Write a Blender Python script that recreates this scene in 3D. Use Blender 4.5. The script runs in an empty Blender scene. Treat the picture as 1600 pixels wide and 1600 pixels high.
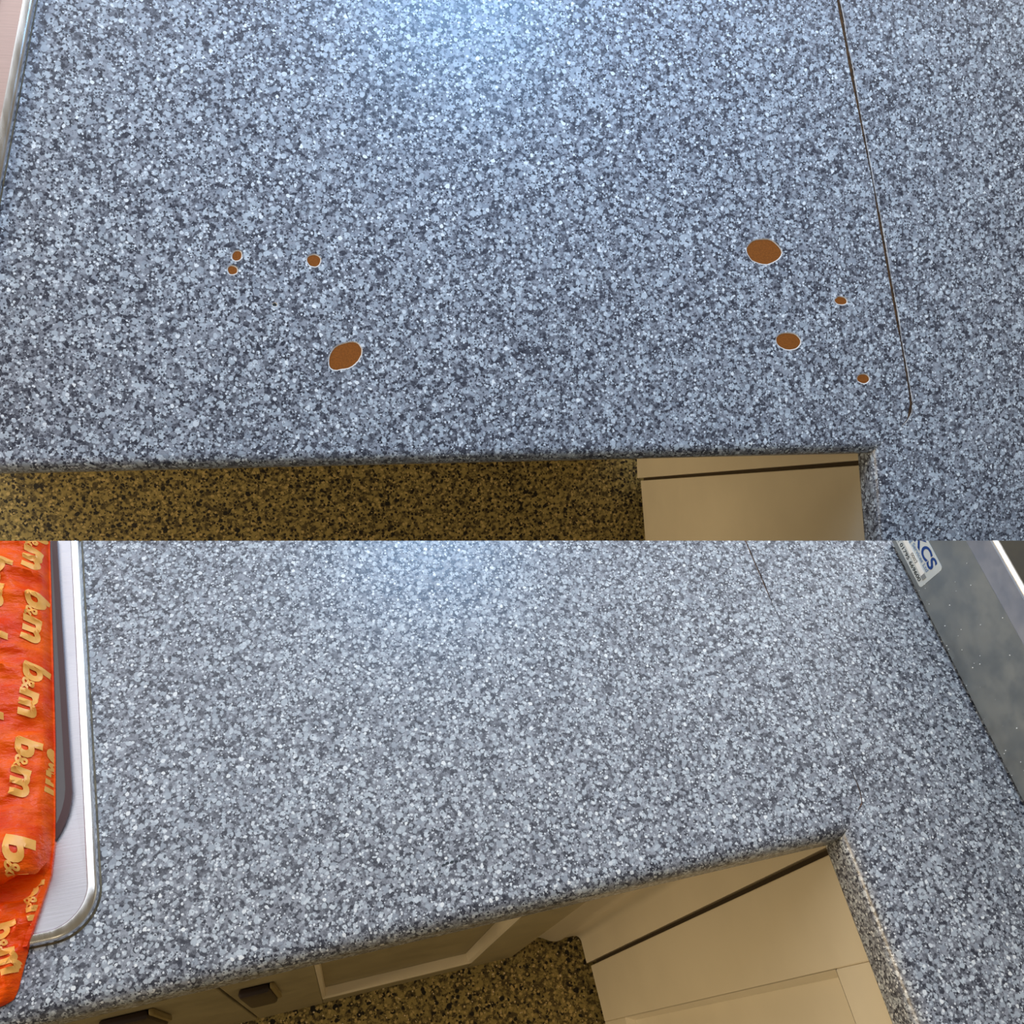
import bpy, bmesh, math, random
from mathutils import Matrix, Vector, noise
from mathutils.geometry import delaunay_2d_cdt

random.seed(7)
S = bpy.context.scene
C = S.collection

# ------------------------------------------------------------------ camera, light, exposure
# Two kitchen corners: the repaired one stands level (its own frame: inner corner of the worktops
# at the origin, x along the front edge, y to the back, z up from the worktop top); the chipped one
# stands behind it, tilted towards the viewer.
FLOOR = -0.86
M_LOW = Matrix.Translation((0, 0, -FLOOR))
T_UP = Matrix(((0.99319675, 0.07683588, -0.08750118, 0.23487368),
               (-0.11186149, 0.83834273, -0.53354332, 0.35466631),
               (0.03236071, 0.53970151, 0.84123425, -0.0562132),
               (0, 0, 0, 1)))
M_UP = M_LOW @ T_UP

cam_d = bpy.data.cameras.new('camera'); cam_d.sensor_width = 36; cam_d.lens = 31.5
cam_d.clip_start = 0.02
cam = bpy.data.objects.new('camera', cam_d); C.objects.link(cam)
cam.matrix_world = M_LOW @ Matrix(((0.96136204, 0.11042354, -0.25216992, -0.37234174),
                                   (-0.22561264, 0.84092301, -0.49188152, -0.0726921),
                                   (0.15774019, 0.52976894, 0.83334441, 0.62),
                                   (0, 0, 0, 1)))
S.camera = cam

w = bpy.data.worlds.new('room_light'); S.world = w; w.use_nodes = True
w.node_tree.nodes['Background'].inputs[0].default_value = (1.0, 0.80, 0.52, 1)
w.node_tree.nodes['Background'].inputs[1].default_value = 0.21

def area(name, loc, target, sx, sy, power, col):
    d = bpy.data.lights.new(name, 'AREA'); d.shape = 'RECTANGLE'; d.size = sx; d.size_y = sy
    d.energy = power; d.color = col
    o = bpy.data.objects.new(name, d); C.objects.link(o)
    o.matrix_world = (Matrix.Translation(loc) @
                      (Vector(target) - Vector(loc)).to_track_quat('-Z', 'Y').to_matrix().to_4x4())
    return o
area('window_light', (-0.10, 0.76, 1.62), (-0.25, 0.45, 0.85), 0.26, 0.30, 3.7, (0.26, 0.57, 1.0))
area('side_window_light', (2.4, 1.9, 2.3), (0, 0.4, 0.8), 1.0, 1.2, 14, (0.82, 0.90, 1.0))
area('ceiling_bounce_fill', (0.0, 2.6, 3.3), (0.0, 2.6, 0.0), 7.0, 4.2, 182, (0.90, 0.945, 1.0))  # added unseen panel standing in for ceiling bounce and daylight
area('warm_side_fill', (-2.7, 0.10, 1.1), (0.0, 0.2, 0.3), 0.7, 0.7, 35, (1.0, 0.79, 0.50))  # added warm fill from the left, brightens doors and floors
area('warm_front_fill', (-0.7, -2.3, 1.5), (-0.2, 0.0, 0.4), 0.6, 0.6, 1.5, (1.0, 0.80, 0.52))  # weak added fill for the door bevels and left-hand fronts

S.view_settings.view_transform = 'Standard'
S.view_settings.look = 'None'
S.view_settings.gamma = 1.0
S.view_settings.use_curve_mapping = False
S.view_settings.exposure = 0.0

# ------------------------------------------------------------------ materials
class Mat:
    def __init__(s, name):
        s.m = bpy.data.materials.new(name); s.m.use_nodes = True
        s.t = s.m.node_tree; s.b = s.t.nodes['Principled BSDF']
        s.co = s.n('ShaderNodeTexCoord').outputs['Object']
    def n(s, kind, **kw):
        x = s.t.nodes.new(kind)
        for k, v in kw.items(): setattr(x, k, v)
        return x
    def l(s, a, b): s.t.links.new(a, b)
    def put(s, sock, v):
        if hasattr(v, 'is_output'): s.l(v, sock)
        else: sock.default_value = v
    def math(s, op, a, b=0.0, c=None):
        x = s.n('ShaderNodeMath', operation=op)
        s.put(x.inputs[0], a); s.put(x.inputs[1], b)
        if c is not None: s.put(x.inputs[2], c)
        return x.outputs[0]
    def rng(s, v, a, b, c=0.0, d=1.0):
        x = s.n('ShaderNodeMapRange', interpolation_type='SMOOTHSTEP')
        for i, q in enumerate((v, a, b, c, d)): s.put(x.inputs[i], q)
        return x.outputs[0]
    def mix(s, f, a, b):
        x = s.n('ShaderNodeMix', data_type='RGBA')
        s.put(x.inputs[0], f); s.put(x.inputs[6], a); s.put(x.inputs[7], b)
        return x.outputs[2]
    def noise(s, scale, detail=2.0, rough=0.5, vec=None):
        x = s.n('ShaderNodeTexNoise'); s.l(vec or s.co, x.inputs['Vector'])
        x.inputs['Scale'].default_value = scale; x.inputs['Detail'].default_value = detail
        x.inputs['Roughness'].default_value = rough
        return x
    def voro(s, scale, vec=None, feature='F1'):
        x = s.n('ShaderNodeTexVoronoi', feature=feature); s.l(vec or s.co, x.inputs['Vector'])
        x.inputs['Scale'].default_value = scale
        return x
    def shift(s, off, vec=None, sc=(1, 1, 1)):
        x = s.n('ShaderNodeMapping'); s.l(vec or s.co, x.inputs['Vector'])
        x.inputs['Location'].default_value = off; x.inputs['Scale'].default_value = sc
        return x.outputs[0]
    def warp(s, scale, amt, vec=None):
        nz = s.noise(scale, 2.0, 0.5, vec)
        a = s.n('ShaderNodeVectorMath', operation='MULTIPLY_ADD')
        s.l(nz.outputs['Color'], a.inputs[0]); a.inputs[1].default_value = (amt,) * 3
        s.l(vec or s.co, a.inputs[2])
        return a.outputs[0]
    def bump(s, h, strength, dist):
        x = s.n('ShaderNodeBump'); s.l(h, x.inputs['Height'])
        x.inputs['Strength'].default_value = strength; x.inputs['Distance'].default_value = dist
        s.l(x.outputs[0], s.b.inputs['Normal'])
    def fin(s, col, rough, metal=0.0, spec=0.5):
        s.put(s.b.inputs['Base Color'], col); s.put(s.b.inputs['Roughness'], rough)
        s.b.inputs['Metallic'].default_value = metal
        s.b.inputs['Specular IOR Level'].default_value = spec
        return s.m

def srgb(r, g, b):
    f = lambda c: (c / 255 / 12.92) if c <= 10 else ((c / 255 + 0.055) / 1.055) ** 2.4
    return (f(r), f(g), f(b), 1)

def laminate(name, k, light_tint):
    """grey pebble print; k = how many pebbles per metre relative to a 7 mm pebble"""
    srgb = lambda r, g, b: tuple(c * t for c, t in zip(globals()["srgb"](r, g, b), light_tint)) + (1,)
    m = Mat(name)
    fine = m.noise(260 * k, 4, 0.65)
    cell = m.voro(250 * k, m.warp(330 * k, 0.0032 / k))
    cs = m.n('ShaderNodeSeparateColor'); m.l(cell.outputs['Color'], cs.inputs[0])
    v = m.math('ADD', m.math('MULTIPLY', fine.outputs['Fac'], 0.55), m.math('MULTIPLY', cs.outputs[0], 0.45))
    col = m.mix(m.rng(v, 0.25, 0.75), srgb(54, 57, 70), srgb(156, 161, 173))
    def pebbles(col, scale, off, rmin, rmax, keep, c0, c1, amt):
        vec = m.warp(scale * 1.3, 0.55 / scale, m.shift(off))
        vo = m.voro(scale, vec)
        sep = m.n('ShaderNodeSeparateColor'); m.l(vo.outputs['Color'], sep.inputs[0])
        r = m.math('MULTIPLY_ADD', m.math('POWER', sep.outputs[0], 1.5), rmax - rmin, rmin)
        mask = m.rng(vo.outputs['Distance'], m.math('MULTIPLY', r, 0.80), r, 1.0, 0.0)
        on = m.math('LESS_THAN', sep.outputs[2], keep)
        f = m.math('MULTIPLY', m.math('MULTIPLY', mask, on), amt)
        return m.mix(f, col, m.mix(sep.outputs[1], c0, c1))
    col = pebbles(col, 150 * k, (0.31, 0.7, 0.011), 0.28, 0.68, 0.85, srgb(142, 150, 164), srgb(196, 206, 217), 0.92)
    col = pebbles(col, 235 * k, (0.9, 0.13, 0.37), 0.24, 0.60, 0.56, srgb(44, 47, 60), srgb(108, 112, 124), 0.95)
    col = pebbles(col, 180 * k, (0.05, 0.42, 0.6), 0.24, 0.60, 0.58, srgb(160, 169, 181), srgb(212, 221, 231), 0.95)
    col = pebbles(col, 310 * k, (0.55, 0.21, 0.17), 0.22, 0.55, 0.50, srgb(166, 174, 187), srgb(236, 242, 250), 0.95)
    col = pebbles(col, 360 * k, (0.15, 0.61, 0.27), 0.22, 0.56, 0.50, srgb(38, 41, 54), srgb(80, 84, 98), 0.95)
    col = pebbles(col, 140 * k, (0.75, 0.81, 0.47), 0.14, 0.38, 0.20, srgb(208, 216, 226), srgb(246, 250, 254), 0.95)
    m.bump(m.noise(420 * k, 2).outputs['Fac'], 0.10, 0.0006)
    return m.fin(col, m.rng(fine.outputs['Fac'], 0.3, 0.7, 0.26, 0.36), 0.0, 0.5)

def floor_mat(name, k):
    m = Mat(name)
    vec = m.warp(90 * k, 0.012 / k)
    n1 = m.noise(150 * k, 3, 0.6, vec)
    col = m.mix(m.rng(n1.outputs['Fac'], 0.38, 0.60), srgb(78, 67, 40), srgb(160, 142, 86))
    def flecks(col, scale, off, r, keep, c, amt=1.0):
        vo = m.voro(scale, m.warp(scale * 1.2, 0.7 / scale, m.shift(off)))
        sep = m.n('ShaderNodeSeparateColor'); m.l(vo.outputs['Color'], sep.inputs[0])
        rr = m.math('MULTIPLY_ADD', sep.outputs[0], r * 0.6, r * 0.4)
        f = m.math('MULTIPLY', m.rng(vo.outputs['Distance'], m.math('MULTIPLY', rr, 0.75), rr, 1, 0),
                   m.math('LESS_THAN', sep.outputs[2], keep))
        return m.mix(m.math('MULTIPLY', f, amt), col, c)
    col = flecks(col, 120 * k, (0.2, 0.5, 0.1), 0.64, 0.44, srgb(22, 18, 12))
    col = flecks(col, 170 * k, (0.6, 0.1, 0.3), 0.52, 0.44, srgb(190, 166, 108))
    col = flecks(col, 190 * k, (0.4, 0.8, 0.5), 0.52, 0.40, srgb(34, 27, 18))
    col = flecks(col, 230 * k, (0.1, 0.3, 0.8), 0.40, 0.10, srgb(225, 205, 165))
    m.bump(n1.outputs['Fac'], 0.25, 0.001)
    return m.fin(col, 0.55, 0.0, 0.35)

def plain(name, col, rough=0.45, metal=0.0, spec=0.5, vary=0.06, scale=14.0):
    m = Mat(name)
    nz = m.noise(scale, 4, 0.6)
    dark = tuple(c * (1 - vary * 2) for c in col[:3]) + (1,)
    lite = tuple(min(1, c * (1 + vary)) for c in col[:3]) + (1,)
    c = m.mix(m.rng(nz.outputs['Fac'], 0.3, 0.7), dark, lite)
    return m.fin(c, m.rng(nz.outputs['Fac'], 0.25, 0.75, rough * 0.9, min(1, rough * 1.1)), metal, spec)

def brushed(name, col, rough, stretch, stain=0.16):
    m = Mat(name)
    nz = m.noise(1.0, 3, 0.6, m.shift((0, 0, 0), None, stretch))
    big = m.noise(18, 2)
    c = m.mix(m.rng(nz.outputs['Fac'], 0.3, 0.7), tuple(x * 0.84 for x in col[:3]) + (1,), col)
    c = m.mix(m.rng(big.outputs['Fac'], 0.3, 0.8, 0, stain), c, (0.35, 0.33, 0.36, 1))
    m.bump(nz.outputs['Fac'], 0.12, 0.0004)
    return m.fin(c, m.rng(nz.outputs['Fac'], 0.3, 0.7, rough * 0.85, rough * 1.15), 1.0)

LAM_U = laminate('cool_cast_pebble_laminate', 1.12, (1.03, 1.08, 1.12))  # same laminate in both corners; cooler, brighter light put into this colour
LAM_L = laminate('neutral_cast_pebble_laminate', 1.60, (0.97, 0.94, 0.89))  # same laminate again, this corner's greyer light put into the colour
FLR_U = floor_mat('speckled_brown_vinyl_wide', 0.85)
FLR_L = floor_mat('speckled_brown_vinyl', 1.05)
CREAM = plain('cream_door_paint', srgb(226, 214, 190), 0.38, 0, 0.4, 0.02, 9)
DRAB = plain('shade_toned_door_foil', srgb(158, 146, 114), 0.5, 0, 0.4, 0.08, 26)  # door colour darkened for the shade these fronts stand in
CARC = plain('carcass_board', srgb(150, 138, 112), 0.6)
DARKGAP = plain('shadow_gap_board', srgb(60, 48, 30), 0.7)
STEEL = brushed('brushed_hob_steel', (0.60, 0.585, 0.625, 1), 0.46, (30, 900, 30))
RIM = brushed('bright_rim_steel', (0.92, 0.94, 0.97, 1), 0.24, (200, 25, 30))
GASKET = plain('maroon_gasket', srgb(62, 26, 30), 0.35)
GLASS = plain('dark_hob_glass', srgb(70, 62, 64), 0.16, 0, 0.6, 0.05, 60)
GLASS_R = plain('dark_red_hob_glass', srgb(78, 34, 34), 0.16, 0, 0.6, 0.05, 60)
STEEL_PINK = brushed('red_reflection_steel', (0.62, 0.47, 0.44, 1), 0.46, (30, 900, 30))  # hob steel with a reflection of red things put into its colour
SEAL = plain('old_yellow_sealant', srgb(104, 94, 72), 0.5, 0, 0.5, 0.3, 200)
CHIPB = plain('rust_brown_core', srgb(142, 84, 34), 0.75, 0, 0.15, 0.10, 700)
PAPER = plain('pale_laminate_edge', srgb(224, 222, 220), 0.6)
JOINT = plain('brown_joint_filler', srgb(96, 70, 46), 0.7, 0, 0.3, 0.30, 160)
JOINT_F = plain('faint_joint_filler', srgb(150, 108, 78), 0.6, 0, 0.3, 0.25, 160)
HANDLE = plain('dark_brown_plastic', srgb(46, 32, 30), 0.4)
HTRIM = plain('dull_brass', srgb(150, 132, 88), 0.35, 0.4)
APPL = brushed('dull_appliance_steel', (0.42, 0.445, 0.44, 1), 0.46, (40, 40, 40), 0.03)
APPL2 = brushed('bluish_appliance_steel', (0.50, 0.52, 0.58, 1), 0.44, (40, 40, 40), 0.04)
EDGE = brushed('light_catching_edge_steel', (0.97, 0.97, 0.97, 1), 0.30, (40, 40, 40))  # near-white so the folded edge looks lit; highlight put into the colour
TOPDK = plain('dark_brown_enamel', srgb(58, 50, 34), 0.45, 0, 0.3, 0.12, 60)
TOPLT = plain('worn_brown_bead', srgb(120, 108, 82), 0.5)
STK = plain('silver_sticker', srgb(206, 216, 222), 0.4)
WHITE = plain('white_paper', srgb(245, 248, 252), 0.5)
GREYP = plain('grey_print', srgb(140, 146, 152), 0.5)
BLUE = plain('blue_print', srgb(10, 62, 140), 0.5)
PALEB = plain('pale_blue_print', srgb(120, 150, 190), 0.5)
BLACK = plain('black_print', srgb(30, 40, 46), 0.5)
YELL = plain('yellow_bag_print', srgb(252, 178, 84), 0.42, 0, 0.5, 0.05, 90)
def bag_mat():
    m = Mat('orange_carrier_plastic')
    a = m.noise(26, 3, 0.6, m.shift((0, 0, 0), None, (1, 2.6, 1)))
    c = m.mix(m.rng(a.outputs['Fac'], 0.32, 0.68), srgb(228, 58, 2), srgb(250, 96, 8))
    b = m.noise(75, 4, 0.6, m.shift((0, 0, 0), None, (1, 2.2, 1)))
    m.bump(b.outputs['Fac'], 0.7, 0.0026)
    m.b.inputs['Subsurface Weight'].default_value = 0.05
    m.b.inputs['Subsurface Radius'].default_value = (0.01, 0.003, 0.001)
    return m.fin(c, 0.34, 0.0, 0.22)
BAG = bag_mat()

# ------------------------------------------------------------------ helpers
def link(name, bm, mat, frame=None, parent=None, smooth=False, angle=0.6):
    me = bpy.data.meshes.new(name)
    bmesh.ops.recalc_face_normals(bm, faces=bm.faces)
    bm.to_mesh(me); bm.free()
    me.materials.append(mat)
    if smooth:
        for p in me.polygons: p.use_smooth = True
        me.set_sharp_from_angle(angle=angle)
    o = bpy.data.objects.new(name, me); C.objects.link(o)
    if parent is not None: o.parent = parent
    elif frame is not None: o.matrix_world = frame
    return o
def thing(name, label, cat, frame, loc=(0, 0, 0)):
    """an Empty at the thing's base; its parts are modelled in the set's frame"""
    e = bpy.data.objects.new(name, None); C.objects.link(e)
    e.empty_display_size = 0.05
    e.matrix_world = frame @ Matrix.Translation(loc)
    e['label'] = label; e['category'] = cat; e['_off'] = loc
    return e
def part(name, bm, mat, t, smooth=False, label=None, top=None, angle=0.6):
    """t = direct parent; top = the thing whose frame the mesh is modelled in"""
    root = top or t
    off = root['_off'] if '_off' in root else (0, 0, 0)
    bmesh.ops.translate(bm, verts=bm.verts, vec=[-v for v in off])
    o = link(name, bm, mat, None, t, smooth, angle)
    if label: o['label'] = label
    return o
def box(x0, x1, y0, y1, z0, z1, bev=0.0):
    bm = bmesh.new()
    bmesh.ops.create_cube(bm, size=1.0)
    bmesh.ops.scale(bm, vec=(x1 - x0, y1 - y0, z1 - z0), verts=bm.verts)
    bmesh.ops.translate(bm, vec=((x0 + x1) / 2, (y0 + y1) / 2, (z0 + z1) / 2), verts=bm.verts)
    if bev: bmesh.ops.bevel(bm, geom=bm.edges[:], offset=bev, segments=2, profile=0.5, affect='EDGES')
    return bm
def join(*bms):
    out = bmesh.new()
    for b in bms:
        me = bpy.data.meshes.new('tmp'); b.to_mesh(me); b.free()
        out.from_mesh(me); bpy.data.meshes.remove(me)
    bmesh.ops.remove_doubles(out, verts=out.verts, dist=1e-6)
    return out
CUT_P = Vector((-0.5162, 0.3112, 0.0)); CUT_N = Vector((0.1182, 0.8563, 0.5028))   # where the level corner is cut off at the back
def cut(bm, co=CUT_P, no=CUT_N):
    r = bmesh.ops.bisect_plane(bm, geom=bm.verts[:] + bm.edges[:] + bm.faces[:], plane_co=co, plane_no=no,
                               clear_outer=True, dist=1e-6)
    es = [e for e in r['geom_cut'] if isinstance(e, bmesh.types.BMEdge)]
    if es: bmesh.ops.holes_fill(bm, edges=es, sides=0)
    return bm
def inside(p, poly):
    r = False; j = len(poly) - 1
    for i in range(len(poly)):
        a, b = poly[i], poly[j]
        if (a[1] > p[1]) != (b[1] > p[1]) and p[0] < (b[0] - a[0]) * (p[1] - a[1]) / (b[1] - a[1]) + a[0]: r = not r
        j = i
    return r
def slab(outer, holes, thick, z0=0.0):
    """flat worktop body: triangulated top with round holes, walls, underside"""
    pts = list(outer); edges = [(i, (i + 1) % len(outer)) for i in range(len(outer))]
    for h in holes:
        b = len(pts); pts += h
        edges += [(b + i, b + (i + 1) % len(h)) for i in range(len(h))]
    co, ed, fa, *_ = delaunay_2d_cdt([Vector(p) for p in pts], edges, [], 1, 1e-7)
    bm = bmesh.new()
    vs = [bm.verts.new((p.x, p.y, z0)) for p in co]
    for f in fa:
        c = sum((co[i] for i in f), Vector((0, 0))) / len(f)
        if any(inside(c, h) for h in holes): continue
        bm.faces.new([vs[i] for i in f])
    n = len(outer)
    lo = [bm.verts.new((p[0], p[1], z0 - thick)) for p in outer]
    hi = [bm.verts.new((p[0], p[1], z0)) for p in outer]
    for i in range(n):
        bm.faces.new((hi[i], hi[(i + 1) % n], lo[(i + 1) % n], lo[i]))
    bm.faces.new(lo)
    bmesh.ops.remove_doubles(bm, verts=bm.verts, dist=1e-6)
    return bm
def roll(path_start, path_end, R, thick):
    """post-formed front edge: path_start / path_end give the point for an inward distance o"""
    prof = [(R, 0.0)]
    for i in range(1, 9):
        a = math.pi / 2 * i / 8
        prof.append((R - R * math.sin(a), -R + R * math.cos(a)))
    r2 = R * 0.6
    for i in range(0, 5):
        a = math.pi / 2 * i / 4
        prof.append((r2 - r2 * math.cos(a), -thick + r2 - r2 * math.sin(a)))
    prof += [(R, -thick)]
    bm = bmesh.new(); rows = []
    for o, z in prof:
        a, b = path_start(o), path_end(o)
        rows.append([bm.verts.new((a[0] + (b[0] - a[0]) * k / 12, a[1] + (b[1] - a[1]) * k / 12, z)) for k in range(13)])
    for r0, r1 in zip(rows, rows[1:]):
        for k in range(12): bm.faces.new((r0[k], r0[k + 1], r1[k + 1], r1[k]))
    return bm
def blob(cx, cy, rx, ry, ang, seed, n=28, rough=0.10):
    out = []
    for i in range(n):
        a = 2 * math.pi * i / n
        k = 1 + rough * noise.noise(Vector((math.cos(a) * 1.3, math.sin(a) * 1.3, seed * 3.7))) * 1.6 \
              + rough * 0.35 * noise.noise(Vector((math.cos(a) * 5, math.sin(a) * 5, seed * 1.9)))
        x, y = rx * k * math.cos(a), ry * k * math.sin(a)
        out.append((cx + x * math.cos(ang) - y * math.sin(ang), cy + x * math.sin(ang) + y * math.cos(ang)))
    return out
def shrink(poly, d):
    cx = sum(p[0] for p in poly) / len(poly); cy = sum(p[1] for p in poly) / len(poly)
    out = []
    for x, y in poly:
        r = math.hypot(x - cx, y - cy); k = max(0.05, (r - d) / r)
        out.append((cx + (x - cx) * k, cy + (y - cy) * k))
    return out
def ring(p0, z0, p1, z1):
    bm = bmesh.new(); n = len(p0)
    a = [bm.verts.new((*p, z0)) for p in p0]; b = [bm.verts.new((*p, z1)) for p in p1]
    for i in range(n): bm.faces.new((a[i], a[(i + 1) % n], b[(i + 1) % n], b[i]))
    return bm
def plate(poly, z0, z1):
    bm = bmesh.new(); n = len(poly)
    a = [bm.verts.new((*p, z0)) for p in poly]; b = [bm.verts.new((*p, z1)) for p in poly]
    bm.faces.new(b); bm.faces.new(a[::-1])
    for i in range(n): bm.faces.new((a[i], a[(i + 1) % n], b[(i + 1) % n], b[i]))
    return bm
def side(pts, d):
    """polyline moved sideways by d (to its right when walked from back to front: +x)"""
    out = []
    for i, p in enumerate(pts):
        a = Vector(pts[max(0, i - 1)]); b = Vector(pts[min(len(pts) - 1, i + 1)])
        t = (b - a).normalized(); nrm = Vector((-t.y, t.x))
        dd = d[i] if isinstance(d, (list, tuple)) else d
        out.append((p[0] + nrm.x * dd, p[1] + nrm.y * dd))
    return out
def strip(l, r, z):
    bm = bmesh.new()
    a = [bm.verts.new((*p, z)) for p in l]; b = [bm.verts.new((*p, z)) for p in r]
    for i in range(len(l) - 1): bm.faces.new((a[i], a[i + 1], b[i + 1], b[i]))
    return bm
def text_bm(body, size, shear=0.0, offset=0.0, spacing=1.0):
    cu = bpy.data.curves.new('lettering', 'FONT'); cu.body = body; cu.size = size
    cu.shear = shear; cu.offset = offset; cu.space_character = spacing; cu.resolution_u = 4
    o = bpy.data.objects.new('lettering', cu); C.objects.link(o)
    dg = bpy.context.evaluated_depsgraph_get(); dg.update()
    me = bpy.data.meshes.new_from_object(o.evaluated_get(dg))
    bm = bmesh.new(); bm.from_mesh(me)
    bpy.data.meshes.remove(me); bpy.data.objects.remove(o); bpy.data.curves.remove(cu)
    return bm

TH = 0.038
# ------------------------------------------------------------------ structure: floors
def make_floor(frame, x0, x1, y0, y1, mat, label):
    o = link('floor', box(x0, x1, y0, y1, FLOOR - 0.02, FLOOR), mat, frame)
    o['kind'] = 'structure'; o['label'] = label
make_floor(M_LOW, -1.3, 0.75, -0.9, 0.60, FLR_L, 'dark brown speckled vinyl floor below the repaired worktop')
make_floor(M_UP, -1.75, 0.6, -0.22, 0.9, FLR_U, 'olive brown speckled vinyl floor below the chipped worktop')

# ------------------------------------------------------------------ worktops
def worktops(frame, seam, gaps, xl, xr, yb_left, yb_right, front, R, mat, chips, lab_l, lab_r, jm, trim_back):
    """seam: points from back to front ending at the inner corner (0,0)"""
    s_l = side(seam, [-g / 2 for g in gaps]); s_r = side(seam, [g / 2 for g in gaps])
    # mitre: distance o behind the front edge of the left top / right of the front edge of the right top
    mx = seam[-2][0] / seam[-2][1]
    root = thing('worktop', lab_l, 'worktop', frame, ((xl) / 2, 0.2, -TH))
    holes = []; chip_parts = []
    chips = [(a, b, c * 1.14, d * 1.04, e) for a, b, c, d, e in chips]
    for i, (cx, cy, rx, ry, ang) in enumerate(chips):
        p = blob(cx, cy, rx, ry, ang, i + 1, 28, 0.07)
        holes.append(p); chip_parts.append(p)
    e = 0.006                                          # nosing in front of the measured edge line
    s_l = [q for q in s_l if q[1] > R - e]; s_r = [q for q in s_r if q[1] > R - e]
    outer = [(xl, yb_left[0]), (xl, R - e), ((R - e) * mx, R - e)] + s_l[::-1]
    outer = [p for p in outer]
    bm = join(slab(outer, holes, TH), roll(lambda o: (xl, o - e), lambda o: ((o - e) * mx, o - e), R, TH))
    bmesh.ops.remove_doubles(bm, verts=bm.verts, dist=2e-5)
    if trim_back: cut(bm)
    part('slab', bm, mat, root, True, angle=0.5)
    for i, p in enumerate(chip_parts):
        small = min(chips[i][2], chips[i][3]) < 0.004
        inner = shrink(p, 0.0005 if small else 0.0007)
        c = part('chip', plate(shrink(p, -0.0006), -0.0018, -0.0006), CHIPB if chips[i][2] > 0.003 else BLACK, root,
                 label='patch of bare rust-brown core where the laminate broke away')
        part('chip_edge', ring(shrink(p, -0.0004), 0.00012, inner, -0.0005), PAPER, c, False,
             'pale broken edge of the laminate', top=root)
    # the joint between the two tops
    jl = side(seam, [-g / 2 - 0.0006 for g in gaps])[:-1]; jr = side(seam, [g / 2 + 0.0006 for g in gaps])[:-1]
    jb = strip(jl, jr, -0.0012)
    if trim_back: cut(jb)
    part('joint_filler', jb, jm, root)
    if not trim_back:
        part('joint_edge', strip(side(seam, [g / 2 - 0.0001 for g in gaps])[:-2], side(seam, [g / 2 + 0.0004 + 0.0003 * ((i * 7) % 3 - 1) for i, g in enumerate(gaps)])[:-2], 0.00015),
             PAPER, root, False, 'pale worn laminate edge along the joint')
    root2 = thing('worktop', lab_r, 'worktop', frame, ((xr) / 2, 0.1, -TH))
    fx, fy = front                                     # far end of the right top's front edge
    L = math.hypot(fx, fy); dx, dy = fx / L, fy / L
    nx, ny = -dy, dx                                   # inward (to the right)
    if nx < 0: nx, ny = -nx, -ny
    inw = lambda o: (nx * o, ny * o)
    def start(o):                                      # on the mitre line, o inward
        # point (t*mx, t) with inward distance o
        o = o - e
        t = o / (nx * mx + ny) if abs(nx * mx + ny) > 1e-6 else o
        return (t * mx, t)
    end = lambda o: (fx + nx * (o - e), fy + ny * (o - e))
    outer = [start(R), end(R), (xr, fy), (xr, yb_right)] + s_r
    bm = join(slab(outer, [], TH), roll(end, start, R, TH))
    bmesh.ops.remove_doubles(bm, verts=bm.verts, dist=2e-5)
    if trim_back: cut(bm)
    part('slab', bm, mat, root2, True, angle=0.5)
    return root, root2

def dense(pts, n=5):
    out = []
    for a, b in zip(pts, pts[1:]):
        for k in range(n): out.append((a[0] + (b[0] - a[0]) * k / n, a[1] + (b[1] - a[1]) * k / n))
    return out + [pts[-1]]
# chipped corner
seam_u = dense([(-0.0535, 0.560), (-0.0350, 0.4548), (-0.0201, 0.3714), (0.0007, 0.2613), (0.0196, 0.1499), (0.0330, 0.0704),
          (0.0367, 0.0438)], 4)[:-1] + [(0.0367, 0.0438), (0.0350, 0.0345), (0.0319, 0.0273), (0.0240, 0.0190), (0.0080, 0.0066), (0, 0)]
gaps_u = []
for i, p in enumerate(seam_u):
    y = p[1]
    g = 0.0025 if y > 0.36 else 0.0016 if y > 0.30 else 0.0011 if y > 0.24 else 0.0021 if y > 0.12 else 0.0015
    g *= 1.5 + 0.5 * noise.noise(Vector((0, y * 40, 0)))
    if y < 0.050: g = 0.0030
    if y < 0.036: g = 0.0036
    if y < 0.028: g = 0.0012
    if y < 0.022: g = 0.0003
    gaps_u.append(g)
chips_u = [(-0.6353, 0.1862, 0.0040, 0.0052, -0.4), (-0.6396, 0.1732, 0.0042, 0.0045, 0.0), (-0.5669, 0.1829, 0.0058, 0.0060, 0.0),
           (-0.5413, 0.0949, 0.0152, 0.0108, 0.55), (-0.6033, 0.1420, 0.0022, 0.0018, 0.0), (-0.1232, 0.1983, 0.0172, 0.0122, -0.05),
           (-0.0399, 0.1495, 0.0062, 0.0044, -0.05), (-0.0986, 0.1083, 0.0118, 0.0090, -0.10), (-0.0170, 0.0695, 0.0064, 0.0050, -0.1)]
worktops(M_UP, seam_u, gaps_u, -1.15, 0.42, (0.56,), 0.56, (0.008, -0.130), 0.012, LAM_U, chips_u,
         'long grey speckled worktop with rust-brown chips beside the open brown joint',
         'grey speckled worktop leg right of the open brown joint, above the plain cream door', JOINT, False)
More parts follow.
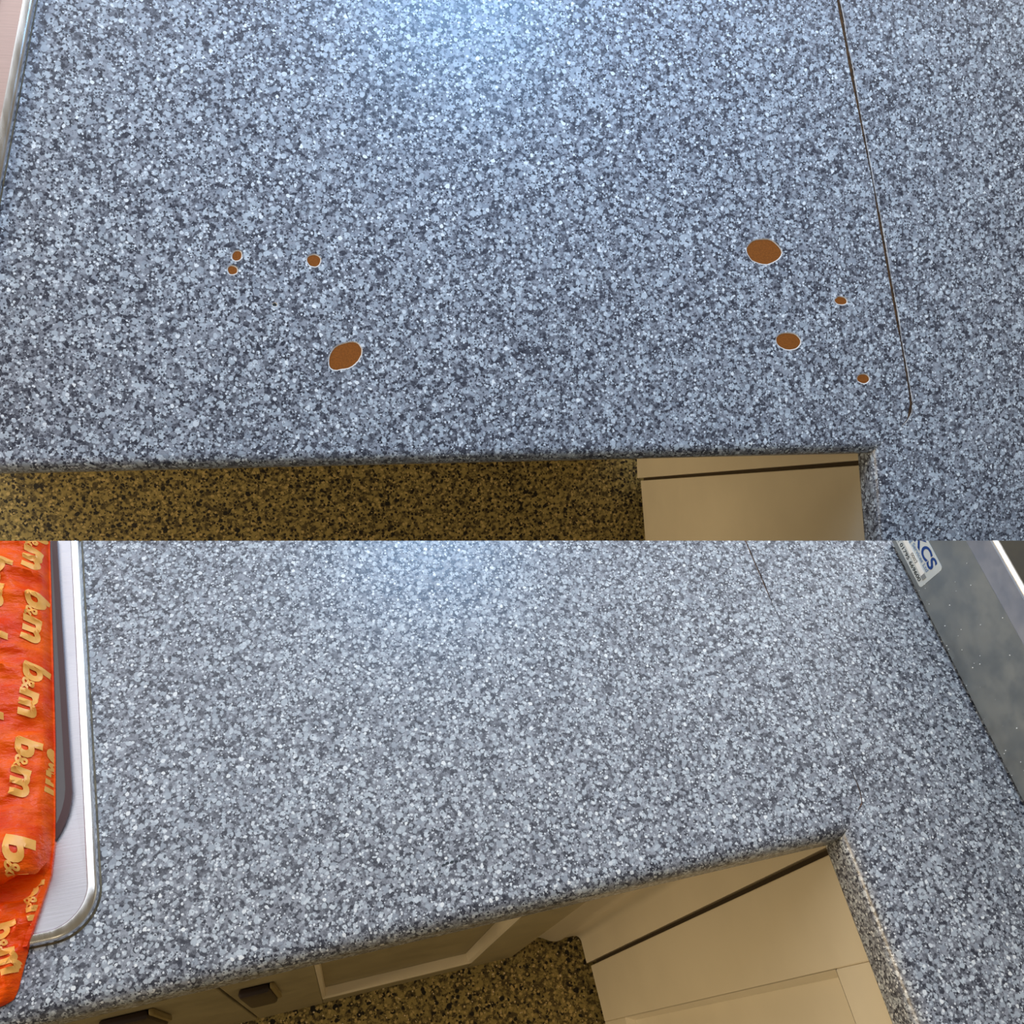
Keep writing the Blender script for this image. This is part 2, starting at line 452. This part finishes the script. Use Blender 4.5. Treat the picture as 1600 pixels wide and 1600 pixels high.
# repaired corner
seam_l = dense([(0.0098, 0.30), (0.0102, 0.2384), (0.0111, 0.1739), (0.0141, 0.1197), (0.0170, 0.0691), (0.0190, 0.0290)], 4)[:-1] + \
    [(0.0192, 0.0267), (0.0186, 0.0200), (0.0165, 0.0130), (0.0060, 0.0046), (0, 0)]
gaps_l = [0.0013 if p[1] > 0.19 else 0.0003 if p[1] > 0.13 else 0.00045 if p[1] > 0.03 else 0.0011 if p[1] > 0.012 else 0.0004 for p in seam_l]
low_top, low_leg = worktops(M_LOW, seam_l, gaps_l, -0.95, 0.62, (0.45,), 0.45, (-0.004, -0.36), 0.011, LAM_L, [],
         'long grey speckled worktop without chips, between the orange bag and the closed hairline joint',
         'grey speckled worktop leg carrying the steel appliance with the sticker', JOINT_F, True)

bm = bmesh.new()
for sx, sy, sr in [(-0.2987, 0.0535, 0.00058), (-0.2981, 0.0496, 0.00048), (-0.2813, 0.0355, 0.00077), (-0.2737, 0.0369, 0.00067), (-0.2929, 0.0317, 0.00106), (-0.2902, 0.0324, 0.00115), (-0.2871, 0.0326, 0.00115), (-0.2841, 0.0324, 0.00086), (-0.2951, 0.0269, 0.00058), (-0.3007, 0.0241, 0.00058), (-0.2967, 0.0293, 0.00048), (-0.2759, 0.0407, 0.00058), (-0.3021, 0.0467, 0.00048), (-0.2716, 0.034, 0.00048), (-0.2962, 0.0255, 0.00048)]:
    q = [bm.verts.new((*v, 0.00012)) for v in blob(sx, sy, sr * 1.3, sr * 0.8, 0.3, sx * 900, 8, 0.2)]
    bm.faces.new(q)
o = part('repair_speck', bm, BLACK, low_top, False, 'tiny black specks left by the repair'); o['kind'] = 'stuff'

# ------------------------------------------------------------------ hobs
def outline(xa, ya, xb, yb, r, left, n=12):
    """right side from (xa, ya) at the back to (xb, yb) at the front, rounded corner, front side to the left"""
    pts = [(xa, ya)]
    for k in range(1, 8): pts.append((xa + (xb - xa) * k / 8, ya + (yb + r - ya) * k / 8))
    cx, cy = xb - r, yb + r
    for k in range(n + 1):
        a = -math.pi / 2 * k / n
        pts.append((cx + r * math.cos(a), cy + r * math.sin(a)))
    pts += [(left, yb), (left, ya)]
    return pts
def hob(frame, label, xa, ya, xb, yb, r, left, back_in, rimw, platew, glassm, steelm, trim, inner_r, inner_dy):
    root = thing('hob', label, 'hob', frame, ((left + xb) / 2, (ya + yb) / 2, 0.0))
    f = cut if trim else (lambda b: b)
    o = lambda d, dr=0.0: outline(xa - d, ya, xb - d, yb + d, max(0.002, r - d * 0.6 + dr), left)
    part('sealant', f(ring(o(-0.0009), 0.0002, o(0.001), 0.0014)), SEAL, root, False, 'thin line of old yellowed sealant')
    pr = [(0.0, 0.0002), (0.0003, 0.0024), (0.0011, 0.0042), (0.0022, 0.0054), (0.0034, 0.0060), (rimw - 0.0008, 0.0060), (rimw, 0.0048)]
    part('rim', f(join(*[ring(o(a), b, o(c), d) for (a, b), (c, d) in zip(pr, pr[1:])])), RIM, root, True, 'bright raised steel rim')
    inner = outline(xa - rimw - platew, ya, xb - rimw - platew + 0.002, yb + inner_dy, inner_r, left)
    part('steel_plate', f(ring(o(rimw), 0.0048, inner, 0.0044)), steelm, root, False, 'brushed steel surround')
    inner2 = outline(xa - rimw - platew - 0.0036, ya, xb - rimw - platew - 0.0020, yb + inner_dy + 0.003, inner_r, left)
    part('gasket', f(join(ring(inner, 0.0044, inner, 0.0072), ring(inner, 0.0072, inner2, 0.0072))), GASKET, root, False, 'dark maroon gasket')
    part('glass', f(plate(inner2, 0.0030, 0.0066)), glassm, root, False, 'dark glossy glass')
    return root
hob(M_UP, 'steel hob edge beside the chipped worktop with brushed surround tinted as if reflecting red', -0.7770, 0.500, -0.8500, 0.120, 0.03, -1.12, 0, 0.0095, 0.0165,
    GLASS_R, STEEL_PINK, False, 0.04, 0.05)
hob(M_LOW, 'rounded steel hob corner with bright rim partly under the orange bag', -0.5225, 0.450, -0.5018, 0.0350, 0.026, -0.93, 0, 0.0066, 0.0107,
    GLASS, STEEL, True, 0.050, 0.036)

# ------------------------------------------------------------------ base cabinets, chipped corner
def door_flat(x0, x1, y0, y1, z0, z1): return box(x0, x1, y0, y1, z0, z1, 0.0012)
t = thing('base_cabinet', 'plain cream base cabinet under the worktop leg right of the open joint', 'cabinet', M_UP, (0.2, -0.07, FLOOR))
part('carcass', box(0.0345, 0.42, -0.125, 0.02, FLOOR + 0.03, -TH - 0.0005), CARC, t)
part('plinth', box(0.05, 0.40, -0.12, 0.02, FLOOR, FLOOR + 0.03), DARKGAP, t)
bm = door_flat(0.003, 0.0195, -0.19, -0.0182, -0.812, -0.0445)
bmesh.ops.rotate(bm, verts=bm.verts, cent=(0.003, 0, 0), matrix=Matrix.Rotation(math.radians(3.0), 3, 'Z'))
part('door', bm, CREAM, t)
part('corner_post', door_flat(0.002, 0.019, -0.0130, 0.055, -0.826, -TH - 0.0005), CREAM, t)
part('gap_strip', box(0.010, 0.0340, -0.0192, -0.0120, -0.812, -TH - 0.0005), DARKGAP, t)
# its other wing, out of sight under the long top
part('carcass', box(-1.15, -0.005, 0.080, 0.50, FLOOR + 0.03, -TH - 0.0005), CARC, t)
part('plinth', box(-1.15, -0.012, 0.10, 0.50, FLOOR, FLOOR + 0.03), DARKGAP, t)
part('door', door_flat(-0.60, -0.002, 0.060, 0.079, -0.79, -0.05), DRAB, t)
part('door', door_flat(-1.15, -0.604, 0.060, 0.079, -0.79, -0.05), DRAB, t)

# ------------------------------------------------------------------ base cabinets, repaired corner
def prism(poly, a0, a1, axis):
    """extrude a 2D profile along x (axis 0) or z (axis 2)"""
    bm = bmesh.new(); n = len(poly)
    mk = (lambda p, a: (a, p[0], p[1])) if axis == 0 else (lambda p, a: (p[0], p[1], a))
    A = [bm.verts.new(mk(p, a0)) for p in poly]; B = [bm.verts.new(mk(p, a1)) for p in poly]
    bm.faces.new(A); bm.faces.new(B[::-1])
    for i in range(n): bm.faces.new((A[i], A[(i + 1) % n], B[(i + 1) % n], B[i]))
    return bm
t = thing('base_cabinet', 'cream panelled base cabinet under the worktop leg with the steel appliance', 'cabinet', M_LOW, (0.25, -0.2, FLOOR))
part('carcass', box(0.0225, 0.60, -0.36, 0.018, FLOOR + 0.03, -TH - 0.0005), CARC, t)
part('plinth', box(0.045, 0.58, -0.35, 0.018, FLOOR, FLOOR + 0.03), DARKGAP, t)
d = part('door', box(0.0155, 0.0215, -0.357, -0.0125, -0.833, -0.0445), CREAM, t)
part('stile', door_flat(0.003, 0.0152, -0.0855, -0.0108, -0.834, -0.0440), CREAM, d, top=t)
part('stile', door_flat(0.003, 0.0152, -0.357, -0.2835, -0.834, -0.0440), CREAM, d, top=t)
part('rail', door_flat(0.003, 0.0152, -0.2834, -0.0856, -0.104, -0.0440), CREAM, d, top=t)
part('rail', door_flat(0.003, 0.0152, -0.2834, -0.0856, -0.834, -0.722), CREAM, d, top=t)
# bevelled moulding round the recessed panel
def moulding_x(x0, x1, ya, yb, za, zb, w):
    bm = bmesh.new()
    q = lambda x, i: [bm.verts.new(v) for v in ((x, ya + i, za + i), (x, yb - i, za + i), (x, yb - i, zb - i), (x, ya + i, zb - i))]
    a, b = q(x0, 0), q(x1, w)
    for i in range(4): bm.faces.new((a[i], a[(i + 1) % 4], b[(i + 1) % 4], b[i]))
    return bm
part('moulding', moulding_x(0.0032, 0.0138, -0.2834, -0.0856, -0.7219, -0.1041, 0.0062), CREAM, d, top=t)
part('panel', box(0.0140, 0.0154, -0.284, -0.085, -0.723, -0.103), CREAM, d, top=t)
part('gap_strip', box(0.0130, 0.0220, -0.0125, -0.0045, -0.833, -TH - 0.0005), DARKGAP, t)
# corner post: face beside the door, rounded nose, hollow, face beside the left-hand doors
prof = [(0.0020, -0.0056), (0.0020, 0.0250)]
for k in range(1, 7):
    a = math.pi / 2 * k / 6
    prof.append((0.0020 - 0.010 * (1 - math.cos(a)), 0.0250 + 0.010 * math.sin(a)))
prof += [(-0.022, 0.0355), (-0.028, 0.0335), (-0.036, 0.0330), (-0.045, 0.0355), (-0.056, 0.042), (-0.070, 0.0475), (-0.094, 0.0485),
         (-0.094, 0.062), (0.021, 0.062), (0.021, -0.0056)]
part('corner_post', prism(prof, -0.851, -TH - 0.0005, 2), CREAM, t, True)

t = thing('base_cabinet', 'panelled base cabinet, its shade put into the beige, with dark handles below the long chip-free worktop', 'cabinet', M_LOW, (-0.5, 0.25, FLOOR))
part('carcass', box(-0.95, -0.096, 0.048, 0.20, FLOOR + 0.03, -TH - 0.0005), CARC, t)
part('plinth', box(-0.95, -0.104, 0.075, 0.20, FLOOR, FLOOR + 0.03), DARKGAP, t)
def shaker_y(xl, xr, px0, px1, pz0, pz1, z0, z1, y, round_right=False):
    d = part('door', box(xl + 0.001, xr - 0.004, y + 0.0165, y + 0.0215, z0 + 0.001, z1 - 0.001), DRAB, t)
    part('stile', door_flat(xl, px0 - 0.0003, y, y + 0.016, z0, z1), DRAB, d, top=t)
    if round_right:
        pr = [(px1 + 0.0003, y), (xr - 0.014, y)]
        for k in range(1, 7):
            a = math.pi / 2 * k / 6
            pr.append((xr - 0.014 + 0.014 * math.sin(a), y + 0.014 * (1 - math.cos(a))))
        pr += [(xr, y + 0.016), (px1 + 0.0003, y + 0.016)]
        part('stile', prism(pr, z0, z1, 2), DRAB, d, True, top=t)
    else:
        part('stile', door_flat(px1 + 0.0003, xr, y, y + 0.016, z0, z1), DRAB, d, top=t)
    part('rail', door_flat(px0, px1, y, y + 0.016, z0, pz0), DRAB, d, top=t)
    part('rail', door_flat(px0, px1, y, y + 0.016, pz1, z1), DRAB, d, top=t)
    part('panel', box(px0 - 0.001, px1 + 0.001, y + 0.0140, y + 0.0162, pz0 - 0.001, pz1 + 0.001), DRAB, d, top=t)
    # moulding: bevelled frame lining the recess, its caught light painted in as cream
    bm = bmesh.new()
    q = lambda yy, i: [bm.verts.new(v) for v in ((px0 + i, yy, pz0 + i), (px1 - i, yy, pz0 + i), (px1 - i, yy, pz1 - i), (px0 + i, yy, pz1 - i))]
    a, b, c2 = q(y + 0.0006, 0.0), q(y + 0.0030, 0.0045), q(y + 0.0138, 0.0055)
    for r0, r1 in ((a, b), (b, c2)):
        for i in range(4): bm.faces.new((r0[i], r0[(i + 1) % 4], r1[(i + 1) % 4], r1[i]))
    part('moulding', bm, CREAM, d, label='bevelled moulding round the recessed panel, painted pale as if catching light', top=t)
    return d
def handle(d, x0, x1, z0, z1, y):
    bm = box(x0, x1, y - 0.009, y - 0.0002, z0, z1, 0.0035)
    part('handle', bm, HANDLE, d, True, 'dark brown cup handle', top=t)
    part('handle_end', box(x1 + 0.0002, x1 + 0.005, y - 0.006, y - 0.0002, z0 + 0.01, z1, 0.0015), HTRIM, d, True, 'dull brass end of the handle', top=t)
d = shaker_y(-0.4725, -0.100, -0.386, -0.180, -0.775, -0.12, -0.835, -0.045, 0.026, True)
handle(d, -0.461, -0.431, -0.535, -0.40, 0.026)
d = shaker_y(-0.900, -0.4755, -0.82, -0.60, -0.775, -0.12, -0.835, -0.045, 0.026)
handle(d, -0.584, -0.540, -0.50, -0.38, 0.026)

# ------------------------------------------------------------------ steel appliance with sticker
AX = 0.143
t = thing('steel_appliance', 'low grey steel appliance with a blue lettered sticker on its side', 'appliance', M_LOW, (0.35, 0.1, 0))
part('side_panel', cut(box(AX, AX + 0.004, -0.34, 0.45, 0.004, 0.0830, 0.0006)), APPL, t, False, 'grey steel side panel flecked with white crumbs')
part('top_band', cut(box(AX - 0.0012, AX + 0.004, -0.34, 0.45, 0.0810, 0.1040, 0.0008)), APPL2, t, False, 'bluish folded steel band along the top')
part('top_edge', cut(box(AX - 0.0022, AX + 0.0035, -0.34, 0.45, 0.1030, 0.1065, 0.0012)), EDGE, t, True, 'top edge painted bright as if catching light')
part('top_panel', cut(box(AX + 0.0045, 0.52, -0.34, 0.45, 0.060, 0.0985)), TOPDK, t, False, 'dark brown top')
part('top_bead', cut(join(box(AX + 0.036, AX + 0.0372, -0.34, 0.45, 0.0985, 0.0998), box(AX + 0.046, AX + 0.0472, -0.34, 0.45, 0.0985, 0.0998))), TOPLT, t, False,
     'thin raised beads along the dark top')
part('body', cut(box(AX + 0.0045, 0.52, -0.34, 0.45, 0.004, 0.0598)), APPL, t)
for fx_, fy_ in ((AX + 0.03, -0.30), (0.48, -0.30), (AX + 0.03, 0.10), (0.48, 0.08)):
    bm = bmesh.new(); bmesh.ops.create_cone(bm, cap_ends=True, segments=16, radius1=0.012, radius2=0.010, depth=0.004)
    bmesh.ops.translate(bm, vec=(fx_, fy_, 0.002), verts=bm.verts)
    part('foot', bm, BLACK, t)
crumbs = bmesh.new()
for i in range(60):
    y, z = random.uniform(-0.06, 0.2), 0.006 + 0.07 * random.random() ** 1.6
    r = random.uniform(0.00015, 0.00055)
    m4 = Matrix.Translation((AX - 0.0002, y, z)) @ Matrix.Scale(r, 4)
    bmesh.ops.create_icosphere(crumbs, subdivisions=1, radius=1.0, matrix=m4)
o = part('crumb', crumbs, WHITE, t, True, 'white crumbs stuck to the panel'); o['kind'] = 'stuff'
def on_face(bm, y, z, h):
    """text laid on the appliance's side: reads towards the front, letters upright"""
    for v in bm.verts:
        v.co = (AX - h, y - v.co.x, z + v.co.y)
    return bm
def face_plate(y0, y1, z0, z1, h, r):
    poly = []
    for cx, cz, a0 in ((y1 - r, z1 - r, 0), (y0 + r, z1 - r, 90), (y0 + r, z0 + r, 180), (y1 - r, z0 + r, 270)):
        for k in range(5):
            a = math.radians(a0 + 22.5 * k); poly.append((cx + r * math.cos(a), cz + r * math.sin(a)))
    return prism(poly, AX - h - 0.0003, AX - h, 0)
st = part('sticker', cut(face_plate(0.1676, 0.262, 0.0098, 0.0440, 0.00005, 0.0030)), STK, t, False, 'silver service sticker with blue lettering')
def st_text(body, size, y0, y1, z, mat, off=0, h=0.0006):
    bm = text_bm(body, size, 0.0, off)
    xs = [v.co.x for v in bm.verts]; a, b = min(xs), max(xs)
    for v in bm.verts: v.co.x = (v.co.x - a) / (b - a) * (y0 - y1)
    part('lettering', cut(on_face(bm, y0, z, h)), mat, st, top=t)
st_text('KCS', 0.0166, 0.2040, 0.1733, 0.0302, BLUE, 0.0004)
part('label_strip', cut(face_plate(0.1750, 0.235, 0.0180, 0.0232, 0.0005, 0.0003)), WHITE, st, False, 'white paper strip', top=t)
part('label_end', cut(face_plate(0.1712, 0.1748, 0.0172, 0.0226, 0.0005, 0.0003)), GREYP, st, False, 'grey end of the strip', top=t)
st_text('0002', 0.0050, 0.1958, 0.1862, 0.0190, BLACK, 0, 0.0010)
st_text('Catering Services Ltd', 0.0056, 0.2225, 0.1745, 0.0252, PALEB, 0.0001)
st_text('T: 01795 669600', 0.0058, 0.2165, 0.1726, 0.0118, BLACK, 0.00008)

# ------------------------------------------------------------------ orange carrier bag
EDGE_PTS = [(0.50, -0.541), (0.302, -0.5345), (0.155, -0.5275), (0.0945, -0.5262), (0.0725, -0.5280), (0.0458, -0.5362), (0.0300, -0.5416),
            (0.0130, -0.5455), (0.0085, -0.5480), (0.0060, -0.556), (0.0040, -0.60), (0.0030, -0.9)]
def bag_right(y):
    for (y1, x1), (y0, x0) in zip(EDGE_PTS, EDGE_PTS[1:]):
        if y0 <= y <= y1: return x0 + (x1 - x0) * (y - y0) / (y1 - y0)
    return EDGE_PTS[0][1]
def smooth(a, b, v):
    k = min(1, max(0, (v - a) / (b - a))); return k * k * (3 - 2 * k)
BAG_Z = 0.0086
def bag_h(x, y):
    d = max(0.0, bag_right(y) - x)
    front = max(0.0, y - 0.0045)
    dome = 0.020 * (1 - math.exp(-d / 0.006)) + 0.022 * (1 - math.exp(-d / 0.06))
    dome *= 1 - math.exp(-front / 0.010)
    fold = smooth(0.077, 0.082, y + 0.010 * noise.noise(Vector((x * 40, 3, 0))) + 0.25 * (x + 0.54))
    dome *= 0.16 + 0.84 * fold
    dome += 0.009 * math.exp(-((y - 0.091) / 0.009) ** 2) * smooth(0.0, 0.010, d) * fold
    dome -= 0.004 * math.exp(-((y - 0.070) / 0.006) ** 2) * smooth(0.0, 0.006, d) * (1 - smooth(0.03, 0.05, d))
    w = noise.noise(Vector((x * 26 + 4, y * 70, 1.3)))
    w2 = noise.noise(Vector((x * 70 + y * 40, y * 130 - x * 50, 5.1)))
    crease = 1 - abs(noise.noise(Vector((x * 30 - y * 22, y * 62 + x * 14, 8.7)))) * 2
    crease2 = 1 - abs(noise.noise(Vector((x * 58 + y * 30, y * 95 - x * 30, 2.2)))) * 2
    k = min(1, d / 0.006) * min(1, front / 0.01)
    return BAG_Z * (1 if y > 0.03 else smooth(0.0, 0.03, y) * 0.8 + 0.2) * (0.35 + 0.65 * min(1, d / 0.004)) * (1 - 0.6 * smooth(0, -0.01, -d)) + dome + k * (0.0042 * w + 0.0016 * w2 + 0.0030 * max(0, crease) ** 4 + 0.0018 * max(0, crease2) ** 4)
def bag_lap(y):
    """how far the folded flap hangs forward over the lower part of the bag"""
    return -0.012 * smooth(0.077, 0.083, y) * (1 - smooth(0.086, 0.108, y))
def bag():
    bm = bmesh.new()
    NY, NX = 150, 72
    top, low = [], []
    for j in range(NY):
        y = 0.0045 + (0.40 - 0.0045) * (j / (NY - 1)) ** 1.15
        xr = bag_right(y); rt, rl = [], []
        for i in range(NX):
            u = i / (NX - 1); x = xr - 0.20 * u ** 1.6
            rt.append(bm.verts.new((x, y + bag_lap(y) * smooth(0.0, 0.006, xr - x), bag_h(x, y))))
            rl.append(bm.verts.new((x, y, 0.0078 if y > 0.0335 else 0.0008)))
        top.append(rt); low.append(rl)
    for j in range(NY - 1):
        for i in range(NX - 1):
            bm.faces.new((top[j][i], top[j + 1][i], top[j + 1][i + 1], top[j][i + 1]))
            bm.faces.new((low[j][i], low[j][i + 1], low[j + 1][i + 1], low[j + 1][i]))
        for i in (0, NX - 1): bm.faces.new((top[j][i], top[j + 1][i], low[j + 1][i], low[j][i]))
    for j in (0, NY - 1):
        for i in range(NX - 1): bm.faces.new((top[j][i], top[j][i + 1], low[j][i + 1], low[j][i]))
    return cut(bm)
t = thing('carrier_bag', 'crumpled orange plastic carrier bag with yellow lettering lying over the hob', 'bag', M_LOW, (-0.62, 0.15, 0.0))
part('bag_film', bag(), BAG, t, True, angle=1.2)
def bag_word(body, x, y, size, ang, shear=0.25, wide=1.0):
    """word printed on the film; ang = reading direction measured from straight towards the front"""
    bm = text_bm('b', size, shear, size * 0.045)
    amp = text_bm('&', size * 0.52, shear, size * 0.012)
    mm = text_bm('m', size, shear, size * 0.045)
    def w(b): return max(v.co.x for v in b.verts)
    bmesh.ops.translate(amp, vec=(w(bm) - size * 0.10, 0, 0), verts=amp.verts)
    bmesh.ops.translate(mm, vec=(w(amp) - size * 0.06, 0, 0), verts=mm.verts)
    bm = join(bm, amp, mm)
    bmesh.ops.triangulate(bm, faces=bm.faces[:])
    for _ in range(4):
        es = [e for e in bm.edges if e.calc_length() > 0.0022]
        if es: bmesh.ops.subdivide_edges(bm, edges=es, cuts=1)
        bmesh.ops.triangulate(bm, faces=[f for f in bm.faces if len(f.verts) > 3])
    c, s = math.cos(ang), math.sin(ang)
    kill = []
    for v in bm.verts:
        a, b = v.co.x * wide, v.co.y
        px, py = x + b * c + a * s, y - a * c + b * s
        if px > bag_right(min(0.49, max(0.0046, py))) - 0.0002 or py < 0.006: kill.append(v)
        v.co = (px, py + bag_lap(py) * smooth(0.0, 0.006, bag_right(max(0.0046, min(0.49, py))) - px), bag_h(px, py) + 0.0009)
    bmesh.ops.delete(bm, geom=kill, context='VERTS')
    part('lettering', cut(bm), YELL, t, True, 'pale yellow printed word')
for x, y in ((-0.5440, 0.3160), (-0.5425, 0.2610), (-0.5420, 0.2075), (-0.5440, 0.1560)):
    bag_word('b&m', x, y, 0.0180, -0.06, wide=1.34)
for x, y in ((-0.5640, 0.2860), (-0.5650, 0.2310), (-0.5650, 0.1760), (-0.5690, 0.1210)):
    bag_word('b&m', x, y, 0.0180, -0.02, wide=1.34)
bag_word('b&m', -0.5460, 0.0990, 0.0190, 0.05)
bag_word('b&m', -0.5290, 0.1500, 0.0190, -0.02)
bag_word('b&m', -0.5450, 0.0700, 0.0180, 0.30)
bag_word('b&m', -0.5600, 0.0500, 0.0190, 0.30)

for o in S.objects:
    if '_off' in o: del o['_off']
